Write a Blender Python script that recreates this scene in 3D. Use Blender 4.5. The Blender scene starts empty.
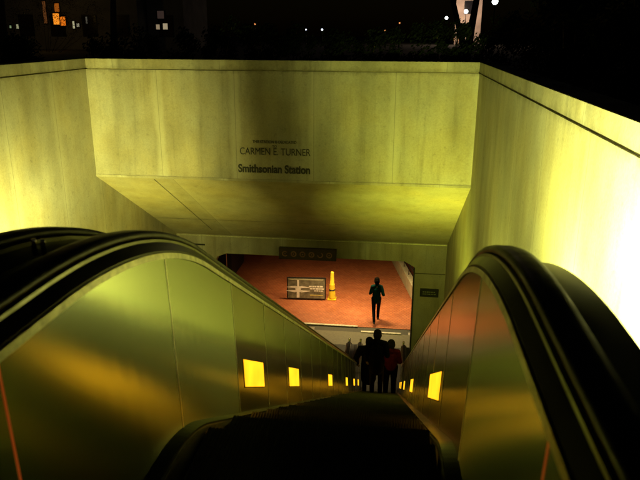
import bpy, bmesh, math, random
import numpy as np
from mathutils import Vector, Matrix
random.seed(7)
R = math.radians
scn = bpy.context.scene
col = scn.collection

# ------------------------------------------------------------------ helpers
def tag(o, label=None, cat=None, group=None, kind=None):
    if label: o['label'] = label
    if cat: o['category'] = cat
    if group: o['group'] = group
    if kind: o['kind'] = kind
    return o

def empty(name, loc, label=None, cat=None, group=None, rz=0):
    o = bpy.data.objects.new(name, None)
    col.objects.link(o)
    o.location = loc
    o.rotation_euler = (0, 0, rz)
    o.empty_display_size = 0.1
    return tag(o, label, cat, group)

class MB:
    """collects shapes; build() links them as ONE mesh object"""
    def __init__(s):
        s.v = []; s.f = []
    def add(s, vs, fs):
        b = len(s.v)
        s.v += [tuple(v) for v in vs]
        s.f += [tuple(i + b for i in f) for f in fs]
        return s
    def box(s, x0, x1, y0, y1, z0, z1):
        vs = [(x, y, z) for z in (z0, z1) for y in (y0, y1) for x in (x0, x1)]
        return s.add(vs, [(0, 2, 3, 1), (4, 5, 7, 6), (0, 1, 5, 4), (2, 6, 7, 3), (0, 4, 6, 2), (1, 3, 7, 5)])
    def bevbox(s, x0, x1, y0, y1, z0, z1, b=0.01):
        bm = bmesh.new()
        bmesh.ops.create_cube(bm, size=1)
        for v in bm.verts:
            v.co = Vector(((x0+x1)/2 + v.co.x*(x1-x0), (y0+y1)/2 + v.co.y*(y1-y0), (z0+z1)/2 + v.co.z*(z1-z0)))
        bmesh.ops.bevel(bm, geom=bm.edges[:], offset=b, segments=2, affect='EDGES')
        bm.verts.index_update()
        s.add([v.co for v in bm.verts], [[v.index for v in f.verts] for f in bm.faces])
        bm.free()
        return s
    def tube(s, pts, rad, n=10, cap=True):
        pts = [Vector(p) for p in pts]
        if not hasattr(rad, '__len__'): rad = [rad]*len(pts)
        vs = []; prev = None
        for i, p in enumerate(pts):
            t = (pts[min(i+1, len(pts)-1)] - pts[max(i-1, 0)]).normalized()
            a = Vector((0, 0, 1)) if abs(t.z) < .9 else Vector((1, 0, 0))
            if prev is not None: a = prev
            u = (a - t*a.dot(t)).normalized(); w = t.cross(u); prev = u
            for k in range(n):
                an = 2*math.pi*k/n
                vs.append(p + (u*math.cos(an) + w*math.sin(an))*rad[i])
        fs = []
        for i in range(len(pts)-1):
            for k in range(n):
                a = i*n+k; b = i*n+(k+1) % n
                fs.append((a, b, b+n, a+n))
        if cap:
            fs.append(tuple(range(n-1, -1, -1))); fs.append(tuple((len(pts)-1)*n+k for k in range(n)))
        return s.add(vs, fs)
    def lathe(s, prof, c=(0, 0, 0), n=20):
        vs = []; fs = []
        for r, z in prof:
            for k in range(n):
                a = 2*math.pi*k/n
                vs.append((c[0]+r*math.cos(a), c[1]+r*math.sin(a), c[2]+z))
        for i in range(len(prof)-1):
            for k in range(n):
                a = i*n+k; b = i*n+(k+1) % n
                fs.append((a, b, b+n, a+n))
        fs.append(tuple(range(n-1, -1, -1))); fs.append(tuple((len(prof)-1)*n+k for k in range(n)))
        return s.add(vs, fs)
    def ball(s, c, r, n=12, sq=(1, 1, 1)):
        prof = [(max(1e-4, math.sin(math.pi*i/n)), -math.cos(math.pi*i/n)) for i in range(n+1)]
        vs = []; fs = []; m = 2*n
        for a, z in prof:
            for k in range(m):
                t = 2*math.pi*k/m
                vs.append((c[0]+r*sq[0]*a*math.cos(t), c[1]+r*sq[1]*a*math.sin(t), c[2]+r*sq[2]*z))
        for i in range(n):
            for k in range(m):
                p = i*m+k; q = i*m+(k+1) % m
                fs.append((p, q, q+m, p+m))
        return s.add(vs, fs)
    def build(s, name, mat, parent=None, smooth=False):
        me = bpy.data.meshes.new(name)
        me.from_pydata(s.v, [], s.f)
        me.materials.append(mat)
        me.update()
        bm = bmesh.new(); bm.from_mesh(me)
        bmesh.ops.recalc_face_normals(bm, faces=bm.faces[:])
        bm.to_mesh(me); bm.free()
        if smooth:
            me.polygons.foreach_set('use_smooth', [True]*len(me.polygons))
        o = bpy.data.objects.new(name, me)
        col.objects.link(o)
        if parent: o.parent = parent
        return o

def copy_tree(o, parent=None):
    c = o.copy(); col.objects.link(c)
    if parent: c.parent = parent
    for ch in list(o.children): copy_tree(ch, c)
    return c

# ------------------------------------------------------------------ materials
TY, TZ = .27, -.963
class NT:
    def __init__(s, name):
        s.m = bpy.data.materials.new(name); s.m.use_nodes = True
        s.t = s.m.node_tree; s.n = s.t.nodes; s.l = s.t.links
        s.b = s.n['Principled BSDF']
    def new(s, k, **kw):
        n = s.n.new(k)
        for a, v in kw.items(): setattr(n, a, v)
        return n
    def inp(s, sock, v):
        if isinstance(v, bpy.types.NodeSocket): s.l.new(v, sock)
        else: sock.default_value = v
    def math(s, op, a, b=0.0, c=0.0, clamp=False):
        n = s.new('ShaderNodeMath', operation=op, use_clamp=clamp)
        s.inp(n.inputs[0], a); s.inp(n.inputs[1], b); s.inp(n.inputs[2], c)
        return n.outputs[0]
    def coord(s):
        return s.new('ShaderNodeTexCoord').outputs['Object']
    def xyz(s, v):
        n = s.new('ShaderNodeSeparateXYZ'); s.l.new(v, n.inputs[0]); return n.outputs
    def scale(s, v, sc):
        n = s.new('ShaderNodeMapping'); s.l.new(v, n.inputs[0]); n.inputs['Scale'].default_value = sc
        return n.outputs[0]
    def noise(s, v, sc, det=4, rough=.55):
        n = s.new('ShaderNodeTexNoise'); s.l.new(v, n.inputs['Vector'])
        n.inputs['Scale'].default_value = sc; n.inputs['Detail'].default_value = det
        n.inputs['Roughness'].default_value = rough
        return n.outputs['Fac']
    def ramp(s, f, stops):
        n = s.new('ShaderNodeValToRGB'); s.inp(n.inputs[0], f)
        e = n.color_ramp.elements
        while len(e) < len(stops): e.new(.5)
        for i, (p, c) in enumerate(stops):
            e[i].position = p
            e[i].color = (c, c, c, 1) if not hasattr(c, '__len__') else (*c, 1)
        return n.outputs[0]
    def mix(s, f, a, b, mode='MIX'):
        n = s.new('ShaderNodeMix', data_type='RGBA', blend_type=mode)
        s.inp(n.inputs[0], f)
        for k, v in ((6, a), (7, b)):
            if isinstance(v, bpy.types.NodeSocket): s.l.new(v, n.inputs[k])
            else: n.inputs[k].default_value = (*v, 1)
        return n.outputs[2]
    def bump(s, h, st=.3, dist=.01):
        n = s.new('ShaderNodeBump'); s.l.new(h, n.inputs['Height'])
        n.inputs['Strength'].default_value = st; n.inputs['Distance'].default_value = dist
        s.l.new(n.outputs[0], s.b.inputs['Normal'])

def simple(name, c, rough=.6, metal=0.0, nscale=6, amp=.25, bump=0, coat=0, spec=None):
    t = NT(name); co = t.coord()
    f = t.noise(co, nscale)
    t.l.new(t.ramp(f, [(.25, [x*(1-amp) for x in c]), (.75, [min(1, x*(1+amp)) for x in c])]), t.b.inputs['Base Color'])
    r = t.noise(co, nscale*2.3)
    t.l.new(t.ramp(r, [(.3, max(.02, rough-.08)), (.7, min(1, rough+.08))]), t.b.inputs['Roughness'])
    t.b.inputs['Metallic'].default_value = metal
    if coat: t.b.inputs['Coat Weight'].default_value = coat
    if spec is not None: t.b.inputs['Specular IOR Level'].default_value = spec
    if bump: t.bump(f, bump)
    return t.m

def emit(name, c, st):
    t = NT(name)
    t.b.inputs['Base Color'].default_value = (*[min(.8, x) for x in c], 1)
    t.b.inputs['Emission Color'].default_value = (*c, 1)
    t.b.inputs['Emission Strength'].default_value = st
    return t.m

def lens(name, c, st):
    t = NT(name); co = t.coord()
    t.b.inputs['Base Color'].default_value = (.7, .4, .05, 1)
    t.b.inputs['Emission Color'].default_value = (*c, 1)
    v = t.math('MULTIPLY', t.ramp(t.noise(co, 5, 3, .6), [(.3, .74), (.65, 1.1)]), t.ramp(t.noise(co, 60, 3, .6), [(.3, .9), (.6, 1.0)]))
    t.l.new(t.math('MULTIPLY', v, st), t.b.inputs['Emission Strength'])
    t.b.inputs['Roughness'].default_value = .3
    return t.m

def concrete(name, axis, off, pitch=1.73, base=(.43, .41, .35), seed=0.0, hjoint=None, calm=0.0, bloom=.7):
    """cast concrete panels: joints every `pitch` metres along an axis, pale efflorescence, run-down stains"""
    t = NT(name); co = t.coord(); X = t.xyz(co)
    a = X[axis]
    p = t.math('DIVIDE', t.math('SUBTRACT', a, off), pitch)
    fr = t.math('FRACT', p)
    dist = t.math('MULTIPLY', t.math('MINIMUM', fr, t.math('SUBTRACT', 1.0, fr)), pitch)
    wn = t.new('ShaderNodeTexWhiteNoise', noise_dimensions='1D'); t.l.new(t.math('FLOOR', t.math('ADD', p, seed)), wn.inputs['W'])
    tone = t.ramp(wn.outputs['Value'], [(0, .86), (1, 1.08)])
    big = t.ramp(t.noise(co, .5, 4, .5), [(.3, .74+.16*calm), (.68, 1.08)])
    med = t.ramp(t.noise(t.scale(co, (1, 1, .5)), 2.6, 5, .5), [(.3, .86), (.7, 1.06)])
    drip = t.ramp(t.noise(t.scale(co, (1.4, 1.4, .16)), 1.1, 4, .5), [(.33, .74+.2*calm), (.55, 1.01), (1, 1.04)])
    run = t.ramp(t.noise(t.scale(co, (5, 5, .35)), 1.3, 5, .6), [(.30, .80+.15*calm), (.46, 1.0)])
    spot = t.ramp(t.noise(co, 9, 6, .7), [(.28, .72), (.42, 1.0), (.75, 1.04)])
    fine = t.ramp(t.noise(co, 34, 4, .6), [(.3, .88), (.7, 1.08)])
    c = t.mix(1, tone, big, 'MULTIPLY')
    for o in (med, drip, run, spot, fine): c = t.mix(1, c, o, 'MULTIPLY')
    c = t.mix(1, c, base, 'MULTIPLY')
    hue = t.ramp(t.noise(co, .9, 4, .6), [(.35, (1, .93, .74)), (.65, (1, 1, 1))])
    c = t.mix(1, c, hue, 'MULTIPLY')
    # pale lime bloom beside joints
    wob = t.math('MULTIPLY', t.noise(t.scale(co, (1, 1, .4)), 2.5), .22)
    bl = t.math('MULTIPLY', t.ramp(t.math('SUBTRACT', dist, t.math('SUBTRACT', wob, .06)), [(0, 1), (.10, 0)]), .45*bloom)
    c = t.mix(bl, c, (.60, .58, .50))
    jl = t.ramp(dist, [(.003, .6), (.009, 1.0)])
    c = t.mix(1, c, jl, 'MULTIPLY')
    if hjoint is not None:
        dz = t.math('ABSOLUTE', t.math('SUBTRACT', X[2], hjoint))
        c = t.mix(1, c, t.ramp(dz, [(.010, .25), (.02, 1)]), 'MULTIPLY')
    # grime collected along the joint under the coping
    dj = t.math('ABSOLUTE', t.math('SUBTRACT', X[2], .843))
    gn = t.noise(t.scale(co, (1, 1, .6)), 4.5, 6, .7)
    gm = t.ramp(t.math('ADD', dj, t.math('MULTIPLY', gn, .34)), [(.13, .60), (.25, 1.0)])
    c = t.mix(1, c, gm, 'MULTIPLY')
    t.l.new(c, t.b.inputs['Base Color'])
    t.b.inputs['Roughness'].default_value = .85
    t.bump(t.noise(co, 22, 5, .65), .25, .01)
    return t.m

def steel(name, base=(.50, .50, .44), rough=.24, aniso=.85):
    """brushed stainless: the grain runs across the slope, so reflections smear down it"""
    t = NT(name); co = t.coord()
    s = t.noise(co, 1.1, 1, .4)
    c = t.ramp(s, [(0, [x*.84 for x in base]), (1, [min(1, x*1.1) for x in base])])
    t.l.new(c, t.b.inputs['Base Color'])
    r = t.math('ADD', rough+.04, t.math('MULTIPLY', s, -.08))
    t.l.new(r, t.b.inputs['Roughness'])
    t.b.inputs['Metallic'].default_value = 1.0
    t.b.inputs['Anisotropic'].default_value = aniso
    v = t.new('ShaderNodeCombineXYZ'); v.inputs[1].default_value = TY; v.inputs[2].default_value = TZ
    t.l.new(v.outputs[0], t.b.inputs['Tangent'])
    return t.m

M = {}
M['side'] = concrete('side_wall_concrete', 1, .4, 1.73, seed=3, calm=.45, bloom=.35)
M['front'] = concrete('end_wall_concrete', 0, -.13, 1.73, seed=8)
M['soffit'] = concrete('soffit_concrete', 0, -5.1, 7.0, base=(.42, .38, .28), seed=2, calm=1.0, bloom=.2)
M['lower'] = concrete('lower_wall_concrete', 0, -.9, 2.6, base=(.36, .34, .28), seed=5, hjoint=-5.44)
M['slab'] = concrete('slab_concrete', 1, 0, 2.2, base=(.36, .34, .30), seed=1)
M['coping'] = concrete('coping_concrete', 0, .9, 2.4, base=(.40, .38, .31), seed=4)
M['coping_side'] = concrete('coping_side_concrete', 1, 1.1, 2.4, base=(.40, .38, .31), seed=6)
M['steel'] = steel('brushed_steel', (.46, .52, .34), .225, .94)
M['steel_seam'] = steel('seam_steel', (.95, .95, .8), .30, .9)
M['steel_low'] = steel('dim_reflection_steel', (.34, .34, .26), .19, .8)  # darker copy: the dim reflections further down are put into its base colour
M['steel_dark'] = steel('skirt_steel', (.20, .20, .17), .32)
M['strip'] = simple('guide_steel', (.15, .15, .11), .34, 1.0, 9, .2)
M['rim'] = simple('worn_trim', (.50, .49, .36), .42, .8, 25, .4)
M['joint'] = simple('joint_filler', (.22, .20, .12), .9, 0, 8, .3)
M['edge'] = simple('worn_edge', (.16, .155, .11), .5, .3, 25, .4)
M['seam'] = simple('seam_metal', (.75, .75, .6), .38, .8, 12, .1)
M['rubber'] = simple('handrail_rubber', (.008, .008, .008), .42, 0, 6, .2, spec=.3)
M['deck'] = simple('black_deck', (.007, .007, .007), .34, 0, .7, .1, spec=.2)
M['iron'] = simple('step_iron', (.035, .035, .030), .5, .5, 30, .3)
M['joint_glow'] = emit('red_reflection_glow', (1.0, .17, .02), .15)  # red glow given to the joint strip as the amber lamp's reflection
M['plate'] = simple('floor_plate', (.035, .035, .028), .75, .1, 12, .3, .2)
M['amber'] = lens('amber_lamp', (1.0, .45, .010), 2.0)
M['dark'] = simple('dark_metal', (.02, .02, .018), .5, .3, 10, .3)
M['chrome'] = simple('polished_metal', (.65, .62, .56), .14, 1.0, 10, .1)
M['letters'] = simple('dark_letters', (.035, .033, .028), .7, 0, 10, .2)
M['white'] = simple('white_print', (.85, .85, .76), .6)
M['panel_dark'] = simple('board_print', (.17, .17, .12), .5, 0, 5, .7)
M['yellow'] = simple('yellow_plastic', (.72, .52, .03), .42, 0, 8, .15)
M['beige'] = simple('parapet_stone', (.44, .40, .26), .7, 0, 3, .2, .2)
M['floor_glare'] = simple('pale_glare', (.62, .60, .48), .28, .2, 5, .25)
M['granite'] = simple('landing_granite', (.12, .115, .07), .5, 0, 16, .25)
M['grate'] = simple('grate', (.06, .06, .045), .6, .4, 40, .4)
M['leaf'] = simple('leaf', (.008, .012, .005), .9, 0, 3, .6, spec=.03)
M['bark'] = simple('bark', (.09, .065, .045), .9, 0, 9, .4, .5)
M['earth'] = simple('earth', (.02, .02, .014), .95, 0, .6, .4)
M['room'] = simple('room_wall', (.22, .20, .16), .8, 0, 2, .3)

def tile_mat():
    t = NT('red_hex_tiles'); co = t.coord()
    S = .13
    def vm(op, a, b):
        n = t.new('ShaderNodeVectorMath', operation=op)
        for k, v in enumerate((a, b)):
            if isinstance(v, bpy.types.NodeSocket): t.l.new(v, n.inputs[k])
            else: n.inputs[k].default_value = v
        return n.outputs['Vector'] if op != 'LENGTH' else n.outputs['Value']
    p = vm('ADD', t.scale(co, (1/S, 1/S, 0)), (400, 400*1.7320508, 0))
    r = (1, 1.7320508, 1); h = (.5, .8660254, 0)
    a = vm('SUBTRACT', vm('MODULO', p, r), h)
    b = vm('SUBTRACT', vm('MODULO', vm('SUBTRACT', p, h), r), h)
    la = vm('LENGTH', a, (0, 0, 0)); lb = vm('LENGTH', b, (0, 0, 0))
    sel = t.math('LESS_THAN', lb, la)
    mx = t.new('ShaderNodeMix', data_type='VECTOR')
    t.l.new(sel, mx.inputs[0]); t.l.new(a, mx.inputs[4]); t.l.new(b, mx.inputs[5])
    q = mx.outputs[1]
    X = t.xyz(vm('ABSOLUTE', q, (0, 0, 0)))
    hd = t.math('MAXIMUM', X[0], t.math('ADD', t.math('MULTIPLY', X[0], .5), t.math('MULTIPLY', X[1], .8660254)))
    wn = t.new('ShaderNodeTexWhiteNoise', noise_dimensions='3D'); t.l.new(vm('SNAP', vm('SUBTRACT', p, q), (.25, .25, .25)), wn.inputs['Vector'])
    tone = t.ramp(wn.outputs['Value'], [(0, (.33, .095, .036)), (.5, (.36, .11, .042)), (1, (.39, .122, .047))])
    wear = t.ramp(t.noise(co, .9, 6, .6), [(.3, .72), (.7, 1.1)])
    c = t.mix(1, tone, wear, 'MULTIPLY')
    g = t.ramp(hd, [(.44, 0), (.47, 1)])
    c = t.mix(t.math('MULTIPLY', g, .85), c, (.12, .05, .025))
    t.l.new(c, t.b.inputs['Base Color'])
    t.l.new(t.ramp(t.noise(co, 3, 4), [(.3, .45), (.7, .7)]), t.b.inputs['Roughness'])
    t.bump(t.ramp(hd, [(.44, 1), (.48, 0)]), .4, .004)
    return t.m
M['tile'] = tile_mat()

# ------------------------------------------------------------------ measures (metres; z=0 is the street and upper landing)
XL, XR = -6.92, 1.56
YF = 13.99                    # end wall
YB = 19.0                     # lower wall with the opening
TOP, JNT, BOT, LOW = 1.055, .843, -1.57, -4.46
FL = -8.4                     # station floor
CX = -.288                    # centre of our escalator

# ------------------------------------------------------------------ structure
g = MB()
for x0, x1, y0, y1 in ((-400, XL-.35, -300, 400), (XR+.35, 400, -300, 400), (XL-.35, XR+.35, YF+.45, 400), (XL-.35, XR+.35, -300, -4)):
    g.add([(x0, y0, 0), (x1, y0, 0), (x1, y1, 0), (x0, y1, 0)], [(0, 1, 2, 3)])
tag(g.build('ground', M['earth']), kind='structure')
tag(MB().box(XL, XR, -4, -.6, -.2, -.02).build('upper_landing', M['plate']), kind='structure')
tag(MB().box(-9, 7, 21.22, 36, FL-.3, FL).build('station_floor', M['tile']), kind='structure')
tag(MB().box(-6.9, 7, 19.75, 20.78, FL-.3, FL-.004).build('lower_landing', M['granite']), kind='structure')
tag(MB().box(-6.9, 7, 16.3, 19.75, FL-.3, FL-.008).build('dark_landing', M['plate']), kind='structure')
tag(MB().box(-6.9, 7, 20.78, 21.22, FL-.3, FL-.02).build('floor_grate', M['grate']), kind='structure')

def slope_slab(x0, x1, name, drop):
    m = MB()
    ys = [-.6, 1.9, 17.0, 21]
    def z(y): return (0 if y < 2 else 1.1-.5774*y if y < 16.9 else FL-.002) - drop
    zz = [z(y) for y in ys]; zz[1] = -drop; zz[2] = FL-.01-drop*.2; zz[3] = FL-.01-drop*.2
    vs = []
    for y, q in zip(ys, zz): vs += [(x0, y, q), (x1, y, q), (x0, y, q-.5), (x1, y, q-.5)]
    fs = []
    for i in range(3):
        a = i*4
        fs += [(a, a+1, a+5, a+4), (a+2, a+6, a+7, a+3), (a, a+4, a+6, a+2), (a+1, a+3, a+7, a+5)]
    m.add(vs, fs)
    return tag(m.build(name, M['slab']), kind='structure')
slope_slab(.57, XR-.003, 'sloping_slab', .0)
slope_slab(XL+.003, -2.74, 'sloping_slab', .0)

# side walls
def side_wall(x0, x1, label):
    e = empty('side_wall', ((x0+x1)/2, 0, FL), label, 'wall')
    o = MB().box(x0, x1, -4, YB+.5, FL-.2, JNT-.012).build('wall_face', M['side'])
    c = MB().bevbox(x0-.0, x1+.0, -4, YB+.5 if False else YF+.4, JNT+.013, TOP, .006).build('coping', M['coping_side'])
    k = MB().box(x0+.02, x1-.02, -4, YF+.4, JNT-.016, JNT+.017).build('joint', M['joint'])
    for q in (o, c, k):
        q.parent = e; q.location = -Vector(e.location)
    return e
side_wall(XR, XR+.35, 'long concrete wall on the right of the escalators, brightly lit next to the handrail')
side_wall(XL-.35, XL, 'long concrete wall on the left, running down beyond the second escalator')

# end wall with coping, soffit and lower wall
ew = empty('end_wall', (0, YF, BOT), 'pale concrete wall facing the escalators, carved with the station name above a sloping soffit', 'wall')
def ewp(mb, name, mat):
    o = mb.build(name, mat, ew); o.location = (0, -YF, -BOT); return o
ewp(MB().box(XL+.002, XR-.002, YF, YF+.4, BOT+.05, JNT-.012), 'wall_face', M['front'])
ewp(MB().bevbox(XL+.002, XR-.002, YF, YF+.4, JNT+.013, TOP, .006), 'coping', M['coping'])
ewp(MB().box(XL+.02, XR-.02, YF+.02, YF+.38, JNT-.016, JNT+.017), 'joint', M['joint'])
ewp(MB().box(XL+.002, XR-.002, YF-.012, YF+.06, BOT, BOT+.05), 'drip_edge', M['coping'])
so = MB()
y0, y1 = YF+.0, YB
t30 = math.tan(R(30))
so.add([(XL+.002, y0, BOT), (XR-.002, y0, BOT), (XR-.002, y1, BOT-(y1-y0)*t30), (XL+.002, y1, BOT-(y1-y0)*t30),
        (XL+.002, y0+.2, BOT+.4), (XR-.002, y0+.2, BOT+.4), (XR-.002, y1, BOT-(y1-y0)*t30+.4), (XL+.002, y1, BOT-(y1-y0)*t30+.4)],
       [(0, 1, 2, 3), (4, 7, 6, 5), (0, 4, 5, 1), (2, 6, 7, 3), (0, 3, 7, 4), (1, 5, 6, 2)])
ewp(so, 'soffit', M['soffit'])
cj = MB()
for xa in (-5.55,):
    cj.add([(xa-.02, YF+.05, BOT-.03-.006), (xa-.006, YF+.05, BOT-.03-.006), (xa-.006, YB-.6, BOT-.006-(YB-.6-YF)*t30), (xa-.02, YB-.6, BOT-.006-(YB-.6-YF)*t30)], [(0, 1, 2, 3)])
    cj.add([(XL+.03, YB-1.75, BOT-.008-(YB-1.75-YF)*t30), (XR-3, YB-1.75, BOT-.008-(YB-1.75-YF)*t30), (XR-3, YB-1.735, BOT-.008-(YB-1.735-YF)*t30), (XL+.03, YB-1.735, BOT-.008-(YB-1.735-YF)*t30)], [(0, 1, 2, 3)])
ewp(cj, 'crack', M['letters'])

lw = empty('lower_wall', (0, YB, FL), 'concrete wall at the foot of the escalators with a wide opening into the red-floored station', 'wall')
JL, JR, LB = -5.74, .616, -5.068
def lwp(mb, name, mat):
    o = mb.build(name, mat, lw); o.location = (0, -YB, -FL); return o
m = MB()
# outline with the small chamfer of the opening's upper corners
pl = [(XL+.002, FL), (JL, FL), (JL, LB-.42), (JL+.12, LB-.12), (JL+.42, LB), (JR-.32, LB), (JR, LB-.18), (JR, FL), (XR-.002, FL), (XR-.002, LOW+.03), (XL+.002, LOW+.03)]
n = len(pl)
quads = [(0, 1, 2, 10), (10, 2, 3), (10, 3, 4), (10, 4, 5, 9), (9, 5, 6), (9, 6, 7, 8)]
vs = [(x, YB, z) for x, z in pl] + [(x, YB+.35, z) for x, z in pl]
fs = [q for q in quads] + [tuple(i+n for i in reversed(q)) for q in quads] + [(i, (i+1) % n, (i+1) % n+n, i+n) for i in range(n)]
m.add(vs, fs)
lwp(m, 'wall_face', M['lower'])
lwp(MB().box(XL+.01, XR-.01, YB-.014, YB+.004, LOW-.055, LOW-.025), 'groove', M['rim'])
lwp(MB().box(-6.55, -6.0, YB-.014, YB+.004, -4.83, -4.78), 'slot', M['dark'])
lwp(MB().box(JR-.03, JR+.012, YB-.015, YB+.36, FL, LB-.2), 'jamb_trim', M['dark'])

# ------------------------------------------------------------------ lettering
def text(s, w, h, loc, name, mat, parent=None, bold=0.0, depth=.012):
    cu = bpy.data.curves.new(name, 'FONT'); cu.body = s; cu.extrude = depth/2; cu.offset = bold; cu.size = 1
    cu.align_x = 'CENTER'
    tmp = bpy.data.objects.new('tmp', cu); col.objects.link(tmp)
    bpy.context.view_layer.update()
    me = bpy.data.meshes.new_from_object(tmp.evaluated_get(bpy.context.evaluated_depsgraph_get()))
    bpy.data.objects.remove(tmp)
    co = np.array([v.co[:] for v in me.vertices]); mn = co.min(0); mx = co.max(0)
    for v in me.vertices:
        x = (v.co.x-(mn[0]+mx[0])/2)*w/(mx[0]-mn[0]); z = (v.co.y-mn[1])*h/(mx[1]-mn[1])
        v.co = (x, -v.co.z, z)
    me.materials.clear(); me.materials.append(mat)
    o = bpy.data.objects.new(name, me); col.objects.link(o); o.location = loc
    if parent:
        o.parent = parent; o.location = Vector(loc)-parent.location
    return o
ty = YF-.004
o1 = text('THIS STATION IS DEDICATED', .98, .062, (-2.73, ty, -.705), 'inscription', M['letters'], ew)
o2 = text('TO', .10, .055, (-2.73, ty, -.80), 'inscription', M['letters'], ew)
o3 = text('CARMEN E. TURNER', 1.58, .155, (-2.72, ty, -.965), 'inscription', M['letters'], ew, .0)
o4 = text('Smithsonian Station', 1.62, .19, (-2.75, ty, -1.37), 'inscription', M['letters'], ew, .03)

sg = empty('sign_box', (-2.70, YB-.09, -5.06), 'dark sign box with six round glyphs fixed above the station opening', 'sign')
MB().bevbox(-.90, .90, -.06, .086, -.06, .31, .012).build('sign_case', simple('sign_brown', (.045, .026, .016), .6), sg)
gl = simple('sign_glyph', (.30, .15, .10), .5)
for i, x in enumerate((-.70, -.43, -.15, .13, .40, .68)):
    t = MB(); pts = []
    a0, a1 = ((40, 320) if i in (0,) else (0, 360))
    if i == 4: a0, a1 = (-180, 60)
    k = 20
    for j in range(k+1):
        a = R(a0+(a1-a0)*j/k); pts.append((x+.075*math.cos(a), -.066, .125+.075*math.sin(a)))
    t.tube(pts, .019, 6)
    if i != 4: t.ball((x, -.064, .125), .026, 6)
    t.build('glyph', gl, sg, True)
js = empty('wall_sign', (1.10, YB-.03, -6.19), 'small dark sign with two faint lines on the green wall right of the opening', 'sign')
MB().bevbox(-.285, .285, -.012, .027, 0, .27, .006).build('sign_plate', M['dark'], js)
dm = simple('dim_print', (.16, .17, .10), .6)
for z in (.15, .08):
    t = MB(); x = -.20
    while x < .18:
        w = random.uniform(.03, .08); t.box(x, x+w, -.017, -.010, z, z+.032); x += w+.018
    t.build('print_line', dm, js)

# ------------------------------------------------------------------ escalator
def rounded(pts, rad, seg=40):
    out = [pts[0]]
    for i in range(1, len(pts)-1):
        a, b, c = [np.array(p, float) for p in pts[i-1:i+2]]
        u = (a-b)/np.linalg.norm(a-b); w = (c-b)/np.linalg.norm(c-b)
        ang = math.acos(np.clip(np.dot(u, w), -1, 1)); d = rad[i-1]/math.tan(ang/2)
        p0 = b+u*d; p1 = b+w*d; cen = b+(u+w)/np.linalg.norm(u+w)*rad[i-1]/math.sin(ang/2)
        a0 = math.atan2(*(p0-cen)[::-1]); a1 = math.atan2(*(p1-cen)[::-1])
        da = (a1-a0+math.pi) % (2*math.pi)-math.pi
        out += [(cen[0]+rad[i-1]*math.cos(a0+da*k/seg), cen[1]+rad[i-1]*math.sin(a0+da*k/seg)) for k in range(seg+1)]
    out.append(pts[-1])
    return out
HP = rounded([(-1.2, 1.0), (2.20, 1.0), (16.75, -7.4), (17.95, -7.4)], [2.7, 1.7])
TP = rounded([(-1.2, 0), (2.17, 0), (16.7, FL+.0), (18.6, FL+.0)], [1.1, 1.1])
rr = .26
HFULL = [(-1.2-rr*math.sin(R(a)), 1.0-rr+rr*math.cos(R(a))) for a in range(180, 0, -15)] + HP + \
        [(17.95+rr*math.sin(R(a)), -7.4-rr+rr*math.cos(R(a))) for a in range(15, 181, 15)]

def offs(path, v):
    P = np.array(path); T = np.gradient(P, axis=0); T /= np.linalg.norm(T, axis=1)[:, None]
    return P+np.stack([-T[:, 1], T[:, 0]], 1)*v
def zfun(path, v=0):
    P = offs(path, v); return lambda y: float(np.interp(y, P[:, 0], P[:, 1]))
def sweep(prof, path, x0, sg):
    """closed profile (u inward, v up) swept along a path in the YZ plane"""
    P = np.array(path)
    d = np.diff(P, axis=0); d /= np.linalg.norm(d, axis=1)[:, None]
    T = np.vstack([d[:1], (d[1:]+d[:-1]), d[-1:]]); T /= np.linalg.norm(T, axis=1)[:, None]
    n = len(prof); vs = []; fs = []
    for (y, z), (ty, tz) in zip(P, T):
        for u, v in prof: vs.append((x0+sg*u, y-tz*v, z+ty*v))
    for i in range(len(P)-1):
        for k in range(n):
            a = i*n+k; b = i*n+(k+1) % n
            fs.append((a, b, b+n, a+n))
    fs.append(tuple(range(n))); fs.append(tuple((len(P)-1)*n+k for k in reversed(range(n))))
    return MB().add(vs, fs)
htop = zfun(HP, -.092); tz = zfun(TP)
UHAND = [(-.044, -.012), (-.037, -.003), (-.02, .001), (.02, .001), (.037, -.003), (.044, -.012), (.044, -.024), (.036, -.031), (-.036, -.031), (-.044, -.024)]

def strip_panel(xa, xb, ya, yb, top, bot, th, sg, n=7):
    """sheet between two height curves; inner face leans from xa (top) to xb (bottom)"""
    vs = []; fs = []
    for i in range(n+1):
        y = ya+(yb-ya)*i/n
        vs += [(xa, y, top(y)), (xb, y, bot(y)), (xa-sg*th, y, top(y)), (xb-sg*th, y, bot(y))]
    for i in range(n):
        a = i*4
        fs += [(a, a+1, a+5, a+4), (a+2, a+6, a+7, a+3), (a, a+4, a+6, a+2), (a+1, a+3, a+7, a+5)]
    e = n*4
    fs += [(0, 2, 3, 1), (e, e+1, e+3, e+2)]
    return MB().add(vs, fs)

CUTS = [-1.2, -.75, .18, 1.07, 2.12, 3.05, 3.85, 4.6, 5.4]
while CUTS[-1]+.8 < 17.8: CUTS.append(CUTS[-1]+.8)
CUTS[-1] = 17.95

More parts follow.
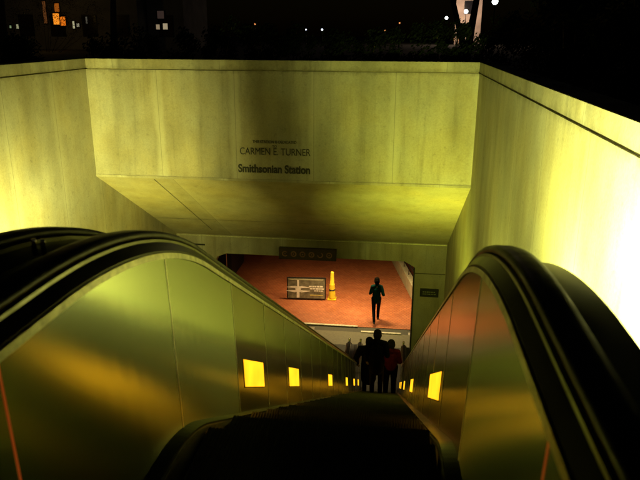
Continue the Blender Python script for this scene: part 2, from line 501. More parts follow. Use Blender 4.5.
def build_escalator(cx, label, lamps_l, lamps_r, studs):
    root = empty('escalator', (cx, 0, 0), label, 'escalator', 'escalators side by side')
    for sg in (1, -1):              # sg=1: left balustrade, inward is +x
        x0 = -sg*.672
        sweep(UHAND, HFULL, x0, sg).build('handrail', M['rubber'], root, True)
        sweep([(-.058, -.032), (.052, -.032), (.054, -.042), (-.058, -.046)], HP, x0, sg).build('handrail_guide', M['strip'], root)
        sweep([(.052, -.0425), (.056, -.0425), (.084, -.074), (.084, -.082), (.076, -.082), (.050, -.055)], HP, x0, sg).build('inner_deck', M['deck'], root)
        sweep([(.076, -.0825), (.091, -.0825), (.094, -.104), (.080, -.104)], HP, x0, sg).build('panel_rim', M['rim'], root)
        sweep([(-.058, -.0465), (-.160, -.056), (-.160, -1.30), (-.150, -1.30), (-.150, -.072), (-.058, -.060)], HP, x0, sg).build('outer_deck', M['deck'], root)
        # interior panels
        bot = lambda y: tz(y)+.10
        topf = lambda y: htop(y)-.006
        cuts = [c+(.13 if sg == 1 and 1 < c < 17.5 else 0) for c in CUTS]
        for a, b in zip(cuts[:-1], cuts[1:]):
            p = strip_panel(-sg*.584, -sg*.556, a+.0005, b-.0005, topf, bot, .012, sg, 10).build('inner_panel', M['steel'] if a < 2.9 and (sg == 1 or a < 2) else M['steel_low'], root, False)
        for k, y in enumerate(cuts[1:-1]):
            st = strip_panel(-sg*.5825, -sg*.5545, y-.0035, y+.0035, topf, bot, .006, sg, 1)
            st.build('joint_strip', M['joint_glow'] if 1 < y < 1.5 else M['steel_seam'], root)
        # rounded end plates
        for yc, s2, zc in ((17.953, 1, -7.4-.26), (-1.203, -1, .74)):
            vs = []
            for a in range(0, 181, 15):
                vs.append((yc+s2*.225*math.sin(R(a)), zc+.225*math.cos(R(a))))
            low = (FL if s2 > 0 else 0)+.02
            vs += [(yc+s2*.10, zc-.3), (yc+s2*.10, low), (yc, low)]
            k = len(vs); e = MB()
            e.add([(-sg*.588, y, z) for y, z in vs]+[(-sg*.75, y, z) for y, z in vs], [tuple(range(k)), tuple(range(2*k-1, k-1, -1))]+[(i, (i+1) % k, (i+1) % k+k, i+k) for i in range(k)])
            e.build('newel_plate', M['steel_dark'], root)
        # polished newel post at the foot
        MB().tube([(-sg*.66, 18.26, FL), (-sg*.66, 18.26, -7.42)], .03, 12).tube([(-sg*.72, 18.26, -7.9), (-sg*.60, 18.26, -7.9)], .02, 8).build('newel_post', M['chrome'], root, True)
        # skirt and its pale brush line
        sk = strip_panel(-sg*.502, -sg*.502, -1.2, 18.1, lambda y: tz(y)+.098, lambda y: tz(y)-.30, .006, sg, 150)
        sk.build('skirt', M['steel_dark'], root)
        sh = []; shf = []
        ysh = [-1.2+19.3*i/450 for i in range(451)]
        for i, y in enumerate(ysh):
            sh += [(-sg*.5, y, tz(y)+.0985), (-sg*.56, y, tz(y)+.104), (-sg*.56, y, tz(y)+.09), (-sg*.5, y, tz(y)+.09)]
            if i: a_ = 4*(i-1); shf += [(a_, a_+1, a_+5, a_+4), (a_+3, a_+7, a_+6, a_+2), (a_, a_+4, a_+7, a_+3)]
        MB().add(sh, shf).build('skirt_ledge', M['deck'], root)
        br = strip_panel(-sg*.495, -sg*.495, -1.2, 18.1, lambda y: tz(y)+.082, lambda y: tz(y)+.066, .0078, sg, 150)
        br.build('skirt_edge', M['edge'], root)
        for y in (lamps_l if sg == 1 else lamps_r):
            ln = .52 if sg == 1 else .86
            fr = strip_panel(-sg*.5655, -sg*.5585, y-.008, y+ln+.008, lambda q: tz(q)+.458, lambda q: tz(q)+.262, .012, sg, 4).build('lamp_frame', M['strip'], root)
            strip_panel(-sg*.5635, -sg*.5565, y, y+ln, lambda q: tz(q)+.45, lambda q: tz(q)+.27, .010, sg, 4).build('lamp_lens', M['amber'], fr)
    # steps
    st = MB()
    D, W = .40, .49
    st.box(-W, W, .012, D, -.045, -.005)
    k = 62
    for i in range(k):
        x = -W+(i+.5)*2*W/k
        st.box(x-.0042, x+.0042, .006, D-.002, -.0048, 0)
    # riser under the leading edge, cleated
    st.box(-W, W, D-.025, D-.005, -.24, -.0455)
    sm = st.build('step', M['iron'], root)
    ys = [-.85+.405*i for i in range(48)]
    first = True
    for y in ys:
        z = tz(y+.2)
        if y+D > 18.0: break
        o = sm if first else sm.copy()
        if not first: col.objects.link(o); o.parent = root
        first = False
        o.location = (0, y, z)
    line = simple('step_edge_paint', (.30, .24, .04), .6)
    MB().box(-.495, .495, 17.95, 18.6, FL-.02, FL+.012).build('comb_plate', M['plate'], root)
    MB().box(-.495, .495, -1.6, -.87, -.03, .004).build('comb_plate', M['plate'], root)
    if studs:
        for x, y in ((-.80, 1.80), (-.83, 1.80)):
            MB().lathe([(.008, -.02), (.008, .026), (.006, .032), (.001, .033)], (x, y, .955), 14).build('deck_stud', M['chrome'], root, True)
    return root
esc = build_escalator(CX, 'escalator we look down from its own steps, with riders at its far end', (3.32, 4.84, 8.0, 11.2, 13.6, 15.4), (3.20, 6.9, 10.6, 13.6, 15.2), True)  # lowest lamp on each side is added for amber reflections around the riders
esc2 = build_escalator(CX-1.668, 'second escalator at the left edge, only its nearer black handrail in sight', (3.18, 6.9, 10.6, 14.2), (3.18, 6.9, 10.6, 14.2), False)

# ------------------------------------------------------------------ station interior
room = MB()
room.box(-9.3, -9, YB+.35, 36, FL, -4.9).box(7, 7.3, YB+.35, 36, FL, -4.9).box(-9.3, 7.3, 36, 36.3, FL, -4.9)
room.box(-9.3, XL+.0, YB+.06, YB+.34, FL, -4.9).box(XR+.36, 7.3, YB+.06, YB+.34, FL, -4.9)
tag(room.build('hall_wall', M['room']), 'dim walls enclosing the station hall behind the opening', 'wall')
tag(MB().box(-9.3, 7.3, YB+.355, 36.3, -4.9, -4.6).build('hall_ceiling', M['room']), kind='structure')
# dark kiosk in the shade at the left
dk = empty('kiosk', (-8.1, 26.0, FL), 'dark booth in the shade at the left end of the red tiled floor', 'booth')
MB().bevbox(-1.6, 1.25, -.8, 1.4, 0, 2.3, .03).build('booth_body', M['dark'], dk)
MB().bevbox(-1.7, 1.35, -.9, 1.5, 2.302, 2.42, .03).build('booth_roof', M['dark'], dk)
MB().box(-1.3, .95, -.812, -.802, 1.05, 1.95).build('booth_window', simple('booth_glass', (.02, .022, .03), .12), dk)
MB().tube([(1.05, -.83, .3), (1.05, -.83, 2.1)], .025, 8).build('booth_post', M['chrome'], dk)

# pale bars standing in for the glare of ceiling lights on the floor
for x0, x1, y, lab in ((-4.6, -1.22, 21.20, 'pale bar for the ceiling-light glare along the near edge of the red tiles'), (-1.08, .32, 20.80, 'short pale bar for the ceiling-light glare on the landing, just beyond the riders')):
    o = MB().bevbox(0, x1-x0, -.055, .055, 0, .035, .008).build('glare_bar', M['floor_glare']); o.location = (x0, y, FL)
    tag(o, lab, 'floor_glare')

# display board
bd = empty('display_board', (-3.39, 23.40, FL), 'framed picture board with a white winged figure standing on the red tiles', 'board', None, R(4))
MB().bevbox(-.765, .765, -.02, .03, .04, .95, .008).build('frame', M['dark'], bd)
MB().box(-.72, .72, -.026, -.021, .085, .905).build('picture', M['panel_dark'], bd)
f = MB()
f.box(-.38, -.27, -.031, -.027, .10, .34)
f.box(-.43, -.22, -.031, -.027, .342, .58)
f.box(-.36, -.29, -.031, -.027, .582, .84)
for s in (-1, 1):
    for z, w, dz in ((.60, .34, -.10), (.42, .36, -.07)):
        xs = -.325+s*.105
        f.add([(xs, -.0305, z), (xs, -.0305, z-.10), (xs+s*w, -.0305, z+dz+.03), (xs+s*w, -.0305, z+dz+.05)], [(0, 1, 2, 3)])
f.build('figure', M['white'], bd)
p = MB(); p.box(-.66, .66, -.031, -.027, .84, .885)
p.build('caption_band', simple('band', (.42, .42, .28), .6), bd)
for z, x0, h in ((.55, .10, .06), (.46, .14, .05), (.38, .30, .04)):
    p = MB(); x = x0
    while x < .60:
        w = random.uniform(.06, .12); p.box(x, x+w, -.031, -.027, z, z+h); x += w+.02
    p.build('print_line', M['white'], bd)
MB().box(.14, .66, -.031, -.027, .19, .235).build('print_line', simple('gold_print', (.5, .45, .15), .6), bd)

# safety cone
cn = empty('safety_cone', (-2.402, 23.626, FL), 'tall yellow wet-floor cone standing right of the picture board', 'cone')
MB().bevbox(-.17, .17, -.17, .17, 0, .04, .01).build('base', M['yellow'], cn)
MB().lathe([(.150, .04), (.14, .10), (.105, .60), (.10, .64), (.085, .66), (.065, 1.10), (.055, 1.14), (.02, 1.15)], (0, 0, 0), 24).build('body', M['yellow'], cn, True)
MB().lathe([(.124, .38), (.126, .385), (.1215, .43), (.120, .435)], (0, 0, 0), 24).build('band', M['letters'], cn, True)

# parapet and railing on the right
pr = empty('parapet', (.77, 23.75, FL), 'low beige parapet with a dark rail, running diagonally at the right of the tiles', 'parapet')
a = Vector((0, 0, 0)); b = Vector((-.95, 4.9, 0)); d = (b-a).normalized(); nn = Vector((d.y, -d.x, 0))
a = a - d*.6
def slabp(a, b, nn, w, z0, z1):
    return MB().add([a+Vector((0, 0, z0)), b+Vector((0, 0, z0)), b+nn*w+Vector((0, 0, z0)), a+nn*w+Vector((0, 0, z0)),
                     a+Vector((0, 0, z1)), b+Vector((0, 0, z1)), b+nn*w+Vector((0, 0, z1)), a+nn*w+Vector((0, 0, z1))],
                    [(0, 1, 2, 3), (4, 5, 6, 7), (0, 1, 5, 4), (2, 3, 7, 6), (0, 3, 7, 4), (1, 2, 6, 5)])
slabp(a, b, nn, .25, 0, .55).build('parapet_wall', M['beige'], pr)
up = Vector((0, 0, 1))
MB().tube([a+nn*.12+up*1.0, b+nn*.12+up*1.0], .028, 8).build('top_rail', M['dark'], pr)
MB().tube([a+nn*.12+up*.78, b+nn*.12+up*.78], .018, 8).build('mid_rail', M['dark'], pr)
for k in range(6):
    q = a+d*(.2+k*.98)+nn*.12
    MB().tube([q+up*.55, q+up*1.0], .018, 8).build('rail_post', M['dark'], pr)
# litter bin by the right jamb
bn = empty('litter_bin', (1.05, 18.55, FL), 'dark rounded litter bin on the landing at the right of our escalator', 'bin')
MB().lathe([(.22, 0), (.25, .03), (.25, .80), (.235, .82)], (0, 0, 0), 24).build('body', M['dark'], bn, True)
MB().lathe([(.262, .822), (.262, .86), (.20, .96), (.08, 1.02), (.02, 1.03)], (0, 0, 0), 24).build('lid', M['rubber'], bn, True)
MB().box(-.12, .12, -.262, -.245, .55, .68).build('flap', M['rim'], bn)

# ------------------------------------------------------------------ people
def person(name, loc, rz, label, J, parts, hair, skin):
    """J: joints; each part is a union of tapered capsules fused into one continuous surface"""
    root = empty(name, loc, label, 'person', None, rz)
    def fuse(nm, caps, mat, parent, vox=.011, smooth=4):
        bm = bmesh.new()
        for c in caps:
            (p0, r0, p1, r1) = c[:4]; flat = c[4] if len(c) > 4 else 1
            p0 = Vector(p0); p1 = Vector(p1); L = (p1-p0).length
            ax = (p1-p0).normalized() if L > 1e-5 else up
            q = ax.to_track_quat('Z', 'X').to_matrix().to_4x4()
            n = 8; m_ = 16; rows = []
            prof = [(math.sin(math.pi/2*i/n)*r0, -math.cos(math.pi/2*i/n)*r0) for i in range(n+1)] + [(math.cos(math.pi/2*i/n)*r1, L+math.sin(math.pi/2*i/n)*r1) for i in range(n+1)]
            for r_, z_ in prof:
                row = []
                for k in range(m_):
                    t = 2*math.pi*k/m_
                    v = q @ Vector((max(r_, 1e-4)*math.cos(t), max(r_, 1e-4)*math.sin(t), z_))
                    v.y *= flat
                    row.append(bm.verts.new(p0+v))
                rows.append(row)
            for i in range(len(rows)-1):
                for k in range(m_):
                    bm.faces.new((rows[i][k], rows[i][(k+1) % m_], rows[i+1][(k+1) % m_], rows[i+1][k]))
            bm.faces.new(rows[0][::-1]); bm.faces.new(rows[-1])
        me = bpy.data.meshes.new('t'); bm.to_mesh(me); bm.free()
        o = bpy.data.objects.new('t', me); col.objects.link(o)
        rm = o.modifiers.new('r', 'REMESH'); rm.mode = 'VOXEL'; rm.voxel_size = vox; rm.use_smooth_shade = True
        if smooth:
            s_ = o.modifiers.new('s', 'SMOOTH'); s_.iterations = smooth; s_.factor = .5
        bpy.context.view_layer.update()
        me2 = bpy.data.meshes.new_from_object(o.evaluated_get(bpy.context.evaluated_depsgraph_get()))
        bpy.data.objects.remove(o)
        me2.name = nm; me2.materials.clear(); me2.materials.append(mat)
        ob = bpy.data.objects.new(nm, me2); col.objects.link(ob); ob.parent = parent
        return ob
    h = Vector(J['head'])
    body = [(J['neck'], .052, h, .055), (h+Vector((0, -.005, .055)), .083, h+Vector((0, .01, .13)), .088),
            (h+Vector((0, .045, .02)), .055, h+Vector((0, .05, .10)), .066),
            (h+Vector((0, .112, .075)), .010, h+Vector((0, .126, .045)), .015),      # nose
            (h+Vector((0, .100, .015)), .012, h+Vector((0, .104, .012)), .012),      # mouth and chin
            (h+Vector((-.085, 0, .06)), .014, h+Vector((-.09, -.005, .09)), .018), (h+Vector((.085, 0, .06)), .014, h+Vector((.09, -.005, .09)), .018),
            (J['neck'], .06, J['chest'], .10), (J['chest'], .12, J['pelvis'], .12)]
    for s in 'LR':
        body += [(J['sh'+s], .05, J['el'+s], .04), (J['el'+s], .038, J['wr'+s], .026), (J['hip'+s], .075, J['kn'+s], .052), (J['kn'+s], .05, J['an'+s], .036)]
        w = Vector(J['wr'+s]); e = Vector(J['el'+s]); d = (w-e).normalized(); sx = 1 if s == 'R' else -1
        side = Vector((0, 1, 0)); side = (side-d*side.dot(d)).normalized(); pal = d.cross(side)
        body += [(w, .026, w+d*.05, .030), (w+d*.04+side*.02, .022, w+d*.085+side*.024, .018), (w+d*.04-side*.02, .022, w+d*.08-side*.024, .016)]
        for k, ln in enumerate((.062, .075, .070, .052)):
            b0 = w+d*.088+side*(.030-.020*k); k1 = b0+d*ln*.55+pal*(-sx)*.012; k2 = k1+d*ln*.38+pal*(-sx)*.026
            body += [(b0, .0100, k1, .0095), (k1, .0095, k2, .0085)]
        t0 = w+d*.030+side*.026; t1 = t0+side*.030+d*.030; body += [(t0, .013, t1, .011), (t1, .011, t1+d*.030+side*.006, .0095)]
    sk = simple('skin', skin, .55)
    bo = fuse('body', body, sk, root, .0085, 2)
    for nm, caps, mat in parts: fuse(nm, caps, mat, root)
    hm = simple('hair', hair, .95, 0, 40, .4, spec=.02)
    hc = [(h+Vector((0, -.03, .09)), .100, h+Vector((0, -.01, .15)), .096), (h+Vector((0, -.06, .03)), .075, h+Vector((0, -.05, .10)), .09)]
    fuse('hair', hc, hm, root, .011, 2)
    # eyes
    ey = MB()
    for s in (-1, 1): ey.ball((h.x+s*.032, h.y+.108, h.z+.085), .012, 6)
    ey.build('eyes', simple('eye', (.05, .04, .03), .2), root, True)
    return root

def joints(H, stride=0.0, armL=(.0, .0), armR=(.0, .0), w=.20):
    k = H/1.72
    J = dict(head=(0, .01, 1.50*k), neck=(0, 0, 1.43*k), chest=(0, 0, 1.25*k), pelvis=(0, 0, .96*k))
    for s, sx, (ab, bd) in (('L', -1, armL), ('R', 1, armR)):
        st = stride*sx
        J['sh'+s] = (sx*w*.92, 0, 1.38*k)
        J['el'+s] = (sx*(w+.05+ab*.5), -.03-st*.4, 1.11*k+ab*.1)
        J['wr'+s] = (sx*(w+.05+ab*.2), -.03-st*.5+.06+bd*.22, .87*k+bd*.24)
        J['hip'+s] = (sx*.095, 0, .93*k)
        J['kn'+s] = (sx*.10, .03+st*.55, .50*k+abs(st)*.03)
        J['an'+s] = (sx*.10, st-(.12 if st < 0 else 0), .09+(.07 if st < 0 else 0))
    return J
def jacket(J, b=1.0, long_=.0, hood=False):
    c = [(J['neck'], .07*b, J['chest'], .15*b, .8), (J['chest'], .165*b, J['pelvis'], .165*b, .85),
         (Vector(J['chest'])+Vector((-.09, 0, .03)), .10*b, Vector(J['chest'])+Vector((.09, 0, .03)), .10*b)]
    pv = Vector(J['pelvis']); c.append((pv, .17*b, pv-up*(.10+long_), .175*b, .85))
    for s in 'LR':
        c += [(J['neck'], .07*b, J['sh'+s], .078*b), (J['sh'+s], .080*b, J['el'+s], .062*b), (J['el'+s], .060*b, Vector(J['wr'+s]), .044*b)]
    if hood:
        h = Vector(J['head']); c += [(h+Vector((0, -.09, -.03)), .075, h+Vector((0, -.07, .02)), .07)]
    return c
def trousers(J, r=1.0):
    c = [(J['pelvis'], .14*r, Vector(J['pelvis'])-up*.05, .145*r, .85)]
    for s in 'LR': c += [(J['hip'+s], .098*r, J['kn'+s], .070*r), (J['kn'+s], .070*r, Vector(J['an'+s]), .055*r)]
    return c
def shoes(J):
    c = []
    for s in 'LR':
        a = Vector(J['an'+s]); c += [(a+Vector((0, -.03, -.035)), .045, a+Vector((0, .15, -.055)), .036), (a, .042, a-up*.04, .045)]
    return c
blk = simple('dark_coat', (.005, .005, .006), .8, 0, 20, .3, spec=.06)
nav = simple('dark_trousers', (.0025, .0025, .0035), .8, 0, 20, .3, spec=.06)
sho = simple('shoe_leather', (.02, .018, .016), .5)
red = simple('red_jacket', (.09, .007, .007), .8, 0, 12, .3, spec=.06)
teal = simple('teal_shirt', (.0016, .020, .018), .85, 0, 12, .3, spec=.05)
brn = simple('brown_trousers', (.035, .022, .012), .8, 0, 14, .3, spec=.06)

def step_z(y):                       # height of the step a rider stands on
    i = math.floor((y+.85)/.405); return tz(-.85+.405*i+.2)
ya = 15.15; J = joints(1.66, 0, (.10, .2), (.05, .1), .235)
person('person', (-.56, ya, step_z(ya)), 0, 'rider in a bulky dark coat standing at the left of the escalator, back to us', J,
       [('coat', jacket(J, 1.18, .30), blk), ('trousers', trousers(J), nav), ('shoes', shoes(J), sho)], (.012, .010, .008), (.30, .17, .11))
yc = 14.0; J = joints(1.74, 0, (.0, .1), (.0, .6), .20)
person('person', (-.33, yc, step_z(yc)), R(-6), 'tallest rider, in a dark hooded jacket, between the other two on the escalator', J,
       [('jacket', jacket(J, 1.05, .12, True), nav), ('trousers', trousers(J), nav), ('shoes', shoes(J), sho)], (.012, .010, .008), (.30, .17, .11))
yb = 15.15; J = joints(1.62, 0, (.0, .3), (.0, .5), .185)
person('person', (.00, yb, step_z(yb)), R(5), 'rider with a red jacket across the shoulders, at the right of the escalator', J,
       [('jacket', jacket(J, 1.02, -.20, True), red), ('trousers', trousers(J, 1.12)+[(Vector(J['chest'])-up*.12, .155, J['pelvis'], .17, .85)], blk), ('shoes', shoes(J), sho)], (.02, .018, .010), (.30, .17, .11))
J = joints(1.71, .24, (.0, .55), (.04, .8), .165)
person('person', (-.60, 21.72, FL), R(8), 'person in a teal shirt and dark trousers walking alone across the red tiles', J,
       [('shirt', jacket(J, .90, -.02), teal), ('trousers', trousers(J, .92), nav), ('shoes', shoes(J), sho)], (.003, .003, .002), (.16, .085, .05))

# ------------------------------------------------------------------ planting above the walls
def leaves(mb, n, fn, s0=.03, s1=.06):
    for _ in range(n):
        c = fn()
        a = Vector((random.gauss(0, 1), random.gauss(0, 1), random.gauss(0, 1))).normalized()
        b = a.orthogonal().normalized(); s = random.uniform(s0, s1)
        w = a.cross(b)
        mb.add([c-b*s, c+w*s*.45, c+b*s, c-w*s*.45], [(0, 1, 2, 3)])
def shrub(loc, rx, ry, h, n, label, cat='shrub', group=None, nm='shrub'):
    r = empty(nm, loc, label, cat, group)
    cl = [(random.uniform(-rx*.8, rx*.8), random.uniform(-ry*.7, ry*.7), random.uniform(h*.25, h*.92), random.uniform(.14, .30)*max(1, h/2)) for _ in range(int(18+rx*10))]
    def fn():
        c = random.choice(cl)
        d = Vector((random.gauss(0, 1), random.gauss(0, 1), random.gauss(0, 1))).normalized()*c[3]*random.uniform(.35, 1.15)
        return Vector((c[0]+d.x, c[1]+d.y, max(.03, c[2]+d.z)))
    m = MB(); leaves(m, n, fn); m.build('foliage', M['leaf'], r)
    t = MB()
    for c in cl[:14]: t.tube([(c[0]*.3, c[1]*.3, 0), (c[0]*.7, c[1]*.7, c[2]*.5), (c[0], c[1], c[2])], [.02, .014, .006], 5, False)
    t.build('stems', M['bark'], r)
    return r
hl = ['dark hedge shrub behind the end wall, at its left corner', 'shrub behind the end wall, left of the station name', 'shrub behind the end wall, directly above the station name',
      'shrub behind the end wall, right of the station name', 'shrub behind the right corner of the end wall']
for i, x in enumerate((-6.6, -4.7, -2.8, -.9, 1.0)):
    shrub((x, 15.3, 0), 1.1, .45, (1.65, 1.9, 1.8, 1.8, 1.85)[i], 5200, hl[i], 'shrub', 'hedge shrubs above the wall')
shrub((2.9, 15.6, 0), 1.1, .9, 2.1, 5200, 'dark shrub on the ground past the right corner of the wall', 'shrub')
shrub((5.2, 15.9, 0), 1.3, .9, 2.2, 5200, 'dark shrub furthest right beyond the corner of the wall', 'shrub')
rl = ['tall dark bush behind the right wall near the corner', 'tall dark bush behind the right wall, second from the corner', 'tall dark bush behind the right wall at the frame edge']
for i, (x, y, h) in enumerate(((3.0, 11.8, 2.6), (3.2, 9.0, 3.0), (3.2, 6.2, 3.0))):
    shrub((x, y, 0), .9, 1.2, h, 7000, rl[i], 'bush', 'bushes above the right wall', 'bush')
for i, (x, y, h) in enumerate(((-8.6, 13.2, 1.5), (-8.5, 10.2, 1.4))):
    shrub((x, y, 0), 1.0, 1.3, h, 5200, ('low dark bush behind the far end of the left wall', 'low dark bush behind the left wall near the frame edge')[i], 'bush', None, 'bush')

def tree(loc, h, label, lean=0, fork=False, sc=1.0):
    r = empty('tree', loc, label, 'tree', 'trees beyond the wall')
    t = MB()
    t.tube([(0, 0, 0), (lean*.3, 0, h*.25), (lean*.7, .1, h*.5), (lean, .1, h*.8)], [.24*sc, .19*sc, .15*sc, .06*sc], 10)
    tips = [Vector((lean, .1, h*.8))]
    if fork: t.tube([(0, 0, .5), (-.5, .1, h*.25), (-1.2, .1, h*.55), (-1.5, 0, h*.8)], [.20*sc, .15*sc, .11*sc, .04], 10); tips.append(Vector((-1.5, 0, h*.8)))
    for k in range(9):
        a = random.uniform(0, 6.28); z = h*random.uniform(.45, .75); l = random.uniform(1.2, 2.4)
        e = Vector((lean*.6+math.cos(a)*l, math.sin(a)*l, z+l*.7)); tips.append(e)
        t.tube([(lean*.6, 0, z-.2), ((lean*.6+e.x)/2, e.y/2, z+l*.25), e], [.07*sc, .045*sc, .015], 6)
    t.build('trunk', M['bark'], r, True)
    def fn():
        c = random.choice(tips); d = Vector((random.gauss(0, 1), random.gauss(0, 1), random.gauss(0, .8)))*.55
        return c+d
    m = MB(); leaves(m, 3200, fn, .06, .12); m.build('crown', M['leaf'], r)
tree((3.35, 37, 0), 8, 'forked dark tree standing in front of the floodlit pale building', .6, True)
tree((7.4, 30, 0), 7.5, 'slim dark tree just right of the white globe street lamp', -.5, False, .5)
tree((-16.9, 38, 0), 8, 'dark tree between the orange lit shopfront and the lit doorway', .3)
tree((-22.5, 36, 0), 8, 'dark tree at the far left in front of the orange lit shopfront', .2, True)

shrub((-29.5, 53, 0), 6.5, 1.5, 5.2, 5200, 'loose bush in front of the orange lit shopfront, faintly lit by it', 'bush', None, 'bush')
# ------------------------------------------------------------------ street beyond
fac = simple('pale_facade', (.52, .42, .36), .8, 0, .6, .3)
wdk = simple('night_window', (.015, .015, .02), .15)
def building(loc, w, d, h, label, lit, mat):
    r = empty('building', loc, label, 'building')
    MB().box(-w/2, w/2, 0, d, 0, h).build('wall', mat, r)
    MB().box(-w/2-.2, w/2+.2, -.2, d+.2, h+.002, h+.5).build('roof', mat, r)
    n = int(w//3)
    for i in range(n):
        for z in np.arange(1.2, h-2, 3.4):
            x = -w/2+(i+.5)*w/n
            f_ = MB().box(x-.75, x+.75, -.06, -.002, z, z+2).build('window', M['dark'], r)
            MB().box(x-.66, x+.66, -.075, -.062, z+.08, z+1.92).build('pane', wdk, f_)
    for x0, x1, z0, z1, c, s in lit:
        f_ = MB().box(x0-.08, x1+.08, -.10, -.08, z0-.08, z1+.08).build('lit_window', M['dark'], r)
        MB().box(x0, x1, -.14, -.102, z0, z1).build('lit_pane', emit('window_light', c, s), f_)
    return r
gry = simple('grey_facade', (.20, .19, .17), .85, 0, .6, .3)
building((-33, 62, 0), 16, 10, 14, 'dark building at the far left with an orange lit shopfront',
    [(-.35, .25, 2.3, 3.3, (1, .30, .02), 1.1), (.35, .85, 2.2, 3.0, (1, .22, .01), .8), (-.1, .35, 3.45, 4.2, (1, .25, .02), .25), (1.55, 1.72, 1.95, 2.6, (.9, .85, .5), .45), (1.95, 2.2, 2.1, 2.4, (.9, .85, .6), .25),
     (2.9, 3.05, 2.4, 3.0, (.6, .6, .5), .08), (-4.9, -4.75, 1.95, 2.2, (.6, .8, .4), .3), (-4.2, -4.0, 1.9, 2.3, (.8, .8, .45), .3), (-1.3, -1.0, 2.4, 4.4, (.6, .22, .06), .12)], gry)
building((-23, 64, 0), 3.6, 8, 6, 'small dark building with a lit doorway, left of the middle', [(-.95, -.60, 1.9, 2.35, (1, .75, .45), .25), (-.25, .2, 1.9, 2.45, (1, .8, .5), .32), (-.75, -.1, 2.9, 3.6, (.4, .25, .2), .07)], gry)
building((9.9, 110, 0), 4.0, 6, 16, 'narrow pale building floodlit behind the forked tree', [], fac)
point2 = bpy.data.lights.new('facade_lamp_light', 'POINT'); point2.energy = 1300; point2.color = (1, .70, .48); point2.shadow_soft_size = .3
p2 = bpy.data.objects.new('facade_lamp_light', point2); col.objects.link(p2); p2.location = (8.9, 105, 4.9)
point3 = bpy.data.lights.new('shop_light', 'POINT'); point3.energy = 45; point3.color = (1, .62, .15); point3.shadow_soft_size = .3
p3 = bpy.data.objects.new('shop_light', point3); col.objects.link(p3); p3.location = (-31.5, 55, 3.2)

lampw = emit('lamp_white', (.95, 1.0, .92), 6.0)
lampc = emit('lamp_cool', (.75, .82, 1.0), 2.5)
lampo = emit('lamp_orange', (1.0, .35, .10), 1.0)
def street_lamp(x, y, z, rad, mat, label):
    r = empty('street_lamp', (x, y, 0), label, 'street lamp', 'street lamps beyond the wall')
    MB().tube([(0, 0, 0), (0, 0, .5), (0, 0, z-rad)], [.09, .06, .045], 8).build('pole', M['dark'], r)
    MB().ball((0, 0, z), rad, 8).build('globe', mat, r, True)
    MB().lathe([(.02, 0), (rad*.6, 0), (rad*.7, -.03), (.02, -.05)], (0, 0, z-rad), 10).build('collar', M['dark'], r)
street_lamp(7.52, 60, 4.25, .26, lampw, 'street lamp with a large white globe, right of the forked tree')
street_lamp(5.16*100/60, 100, 1.6+1.85*100/60, .30, lampw, 'white street lamp in front of the floodlit pale building')
street_lamp(3.55*90/60, 90, 1.6+1.32*90/60, .20, lampw, 'small white street lamp just left of the forked tree')
for px, z, rr_, mt, lb in ((-13.29, 2.377, .08, lampo, 'tiny pinkish street lamp, leftmost above the middle of the wall'),
        (-8.69, 1.92, .07, lampc, 'tiny street lamp, left one of the close pair above the middle'),
        (-7.25, 1.92, .09, lampc, 'tiny bluish street lamp, right one of the close pair above the middle'),
        (-1.69, 1.86, .06, lampo, 'tiny street lamp right of the middle, dimmer one of two'),
        (-.82, 1.79, .065, lampc, 'tiny street lamp right of the middle, whiter one of two'),
        (-.45, 2.5, .07, lampo, 'tiny orange street lamp just above the two dim ones')):
    street_lamp(px*1.4, 84, 1.6+(z-1.6)*1.4, rr_*1.4, mt, lb)
# small festoon of orange lights wound on a shrub by the forked tree
fs_ = empty('festoon', (3.45, 45, 0), 'string of tiny orange lights wound up a post by the forked tree', 'festoon')
MB().tube([(0, 0, 0), (0, 0, 2.6)], .04, 6).build('post', M['bark'], fs_)
t = MB()
for k in range(26):
    t.ball((random.uniform(-.25, .25), random.uniform(-.2, .2), random.uniform(1.0, 2.7)), .022, 4)
t.build('bulbs', emit('bulb', (1, .45, .08), .9), fs_)

# ------------------------------------------------------------------ lights
def area(name, loc, tgt, sx, sy, W, c, spread=180):
    l = bpy.data.lights.new(name, 'AREA'); l.shape = 'RECTANGLE'; l.size = sx; l.size_y = sy
    l.energy = W; l.color = c; l.spread = R(spread)
    o = bpy.data.objects.new(name, l); col.objects.link(o); o.location = loc
    o.rotation_euler = (Vector(tgt)-Vector(loc)).to_track_quat('-Z', 'Y').to_euler()
    return o
YG = (1.0, .98, .20)
YG2 = (1.0, .93, .25)
GRN = (.86, 1.0, .10)
tube_m = emit('tube_glass', (1, .98, .45), 6)
def uplight(x, y, z, ln, label, W, c, tgt):
    r = empty('uplight', (x, y, z), label, 'lamp', 'uplights beside the escalators')
    MB().bevbox(-.09, .09, -ln/2, ln/2, 0, .07, .01).build('housing', M['dark'], r)
    MB().tube([(0, -ln/2+.04, .10), (0, ln/2-.04, .10)], .022, 10).build('tube', tube_m, r, True)
    o = area('uplight_light', (x, y, z+.13), tgt, ln*.8, .1, W, c)
    return r
def point(name, loc, W, c, rad=.08):
    l = bpy.data.lights.new(name, 'POINT'); l.energy = W; l.color = c; l.shadow_soft_size = rad
    o = bpy.data.objects.new(name, l); col.objects.link(o); o.location = loc
def post_lamp(x, y, z0, z, label, W, c):
    r = empty('post_lamp', (x, y, z0), label, 'lamp', 'post lamps beside the escalators')
    MB().tube([(0, 0, 0), (0, 0, z-z0-.13)], .03, 10).build('post', M['dark'], r)
    MB().lathe([(.05, -.13), (.09, -.12), (.09, -.10), (.02, -.10)], (0, 0, z-z0), 16).build('holder', M['dark'], r)
    point('post_lamp_light', (x, y, z), W, c, .09)
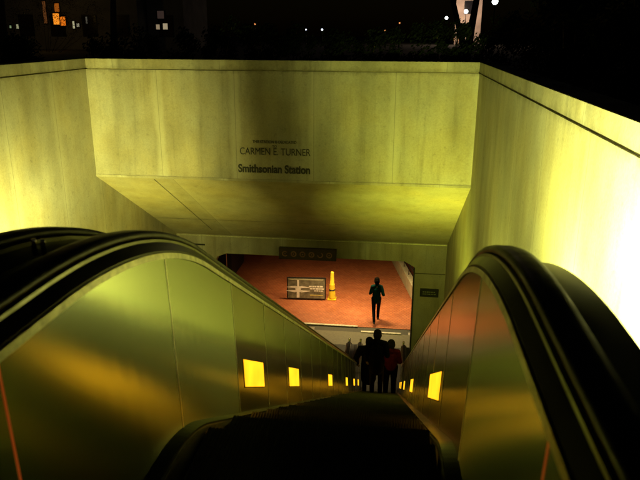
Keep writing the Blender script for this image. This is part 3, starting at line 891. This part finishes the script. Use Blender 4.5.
def uplight2(x, y, z, tgt, W, c, label, spread=120, sx=.24):
    r = empty('uplight', (x, y, z), label, 'lamp', 'uplights on the slab')
    d = (Vector(tgt)-Vector((x, y, z))).normalized()
    MB().bevbox(-.14, .14, -.10, .10, -.14, .02, .015).build('housing', M['dark'], r)
    MB().tube([(0, 0, -.12), (0, 0, -.42)], .03, 8).build('bracket', M['dark'], r)
    area('uplight_light', Vector((x, y, z))+Vector((0, 0, .05))+d*.12, tgt, sx, .16, W, c, spread)
uplight2(.80, 2.8, -.15, (1.2, 14, -1.7), 54, (.94, 1.0, .13), 'narrow floodlight between the right handrail and the concrete wall, nearest to the viewer', 48)
uplight2(.78, 3.3, -.42, (1.56, 4.6, .5), 170, (.98, 1.0, .32), 'floodlight washing the right wall beside the handrail, second from the viewer', 110)
uplight2(.78, 5.0, -1.45, (1.56, 6.1, .3), 115, (.97, 1.0, .18), 'floodlight washing the right wall, third down the slab', 110)
uplight2(.78, 8.6, -3.5, (1.56, 10.6, -1.0), 45, (.94, 1.0, .14), 'floodlight washing the right wall, fourth down the slab', 120)
uplight2(-5.2, 7.6, -2.6, (-7.9, 14.2, -.9), 185, (1.0, .96, .21), 'floodlight on the slab near the left wall', 80)
uplight2(.95, 12.0, -5.4, (1.25, 15.6, -2.0), 60, (.90, 1.0, .08), 'uplight on the slab below the right edge of the soffit', 80)
uplight2(-6.3, 12.2, -5.5, (-6.3, 15.4, -2.2), 28, (1.0, .95, .10), 'uplight on the slab below the left edge of the soffit', 80)
def ceiling_light(x, y, W, label, c=(1, .78, .40), sx=1.2, sy=.3):
    r = empty('ceiling_light', (x, y, -4.93), label, 'lamp', 'ceiling lights of the station hall')
    MB().bevbox(-sx/2, sx/2, -sy/2, sy/2, -.05, .03, .01).build('housing', M['dark'], r)
    MB().box(-sx/2+.04, sx/2-.04, -sy/2+.03, sy/2-.03, -.062, -.051).build('diffuser', emit('diffuser', (1, .8, .45), 2), r)
    area('ceiling_light_lamp', (x, y, -5.02), (x, y+.2, FL), sx, sy, W, c, 130)
ceiling_light(-1.2, 22.0, 140, 'ceiling light over the near middle of the red tiles', (1, .72, .30))
ceiling_light(-2.9, 23.2, 75, 'ceiling light over the picture board', (1, .66, .28))
ceiling_light(.9, 22.8, 60, 'ceiling light over the parapet', (1, .75, .35))

# ------------------------------------------------------------------ sky, moon, camera
w = bpy.data.worlds.new('World'); scn.world = w; w.use_nodes = True
nt = w.node_tree; bg = nt.nodes['Background']
sky = nt.nodes.new('ShaderNodeTexSky'); sky.sky_type = 'NISHITA'; sky.sun_disc = False
sky.sun_elevation = R(3); sky.sun_rotation = R(200)
nt.links.new(sky.outputs[0], bg.inputs[0]); bg.inputs[1].default_value = .0006
s = bpy.data.lights.new('sun', 'SUN'); s.energy = .010; s.angle = R(.5); s.color = (1, .95, .85)
so_ = bpy.data.objects.new('sun', s); col.objects.link(so_)
so_.rotation_euler = (R(60), 0, R(20))

cam = bpy.data.cameras.new('camera'); co_ = bpy.data.objects.new('camera', cam); col.objects.link(co_)
cam.lens = 36*649.14/640; cam.sensor_width = 36; cam.clip_start = .05; cam.clip_end = 2000
pi_, ya_, ro_ = R(17.652), R(-6.976), R(.28)
F = Vector((math.sin(ya_)*math.cos(pi_), math.cos(ya_)*math.cos(pi_), -math.sin(pi_)))
Rt = Vector((math.cos(ya_), -math.sin(ya_), 0)); U = Rt.cross(F)
R2 = Rt*math.cos(ro_)+U*math.sin(ro_); U2 = -Rt*math.sin(ro_)+U*math.cos(ro_)
mt = Matrix((R2, U2, -F)).transposed().to_4x4(); mt.translation = (0, 0, 1.6)
co_.matrix_world = mt
cam.dof.use_dof = True; cam.dof.focus_distance = 11.0; cam.dof.aperture_fstop = 4.5
scn.camera = co_
scn.view_settings.view_transform = 'Standard'; scn.view_settings.look = 'None'
scn.view_settings.exposure = 0; scn.view_settings.gamma = 1; scn.view_settings.use_curve_mapping = False
scn.render.engine = 'CYCLES'
scn.cycles.use_denoising = True
scn.cycles.max_bounces = 8
scn.cycles.sample_clamp_indirect = 6
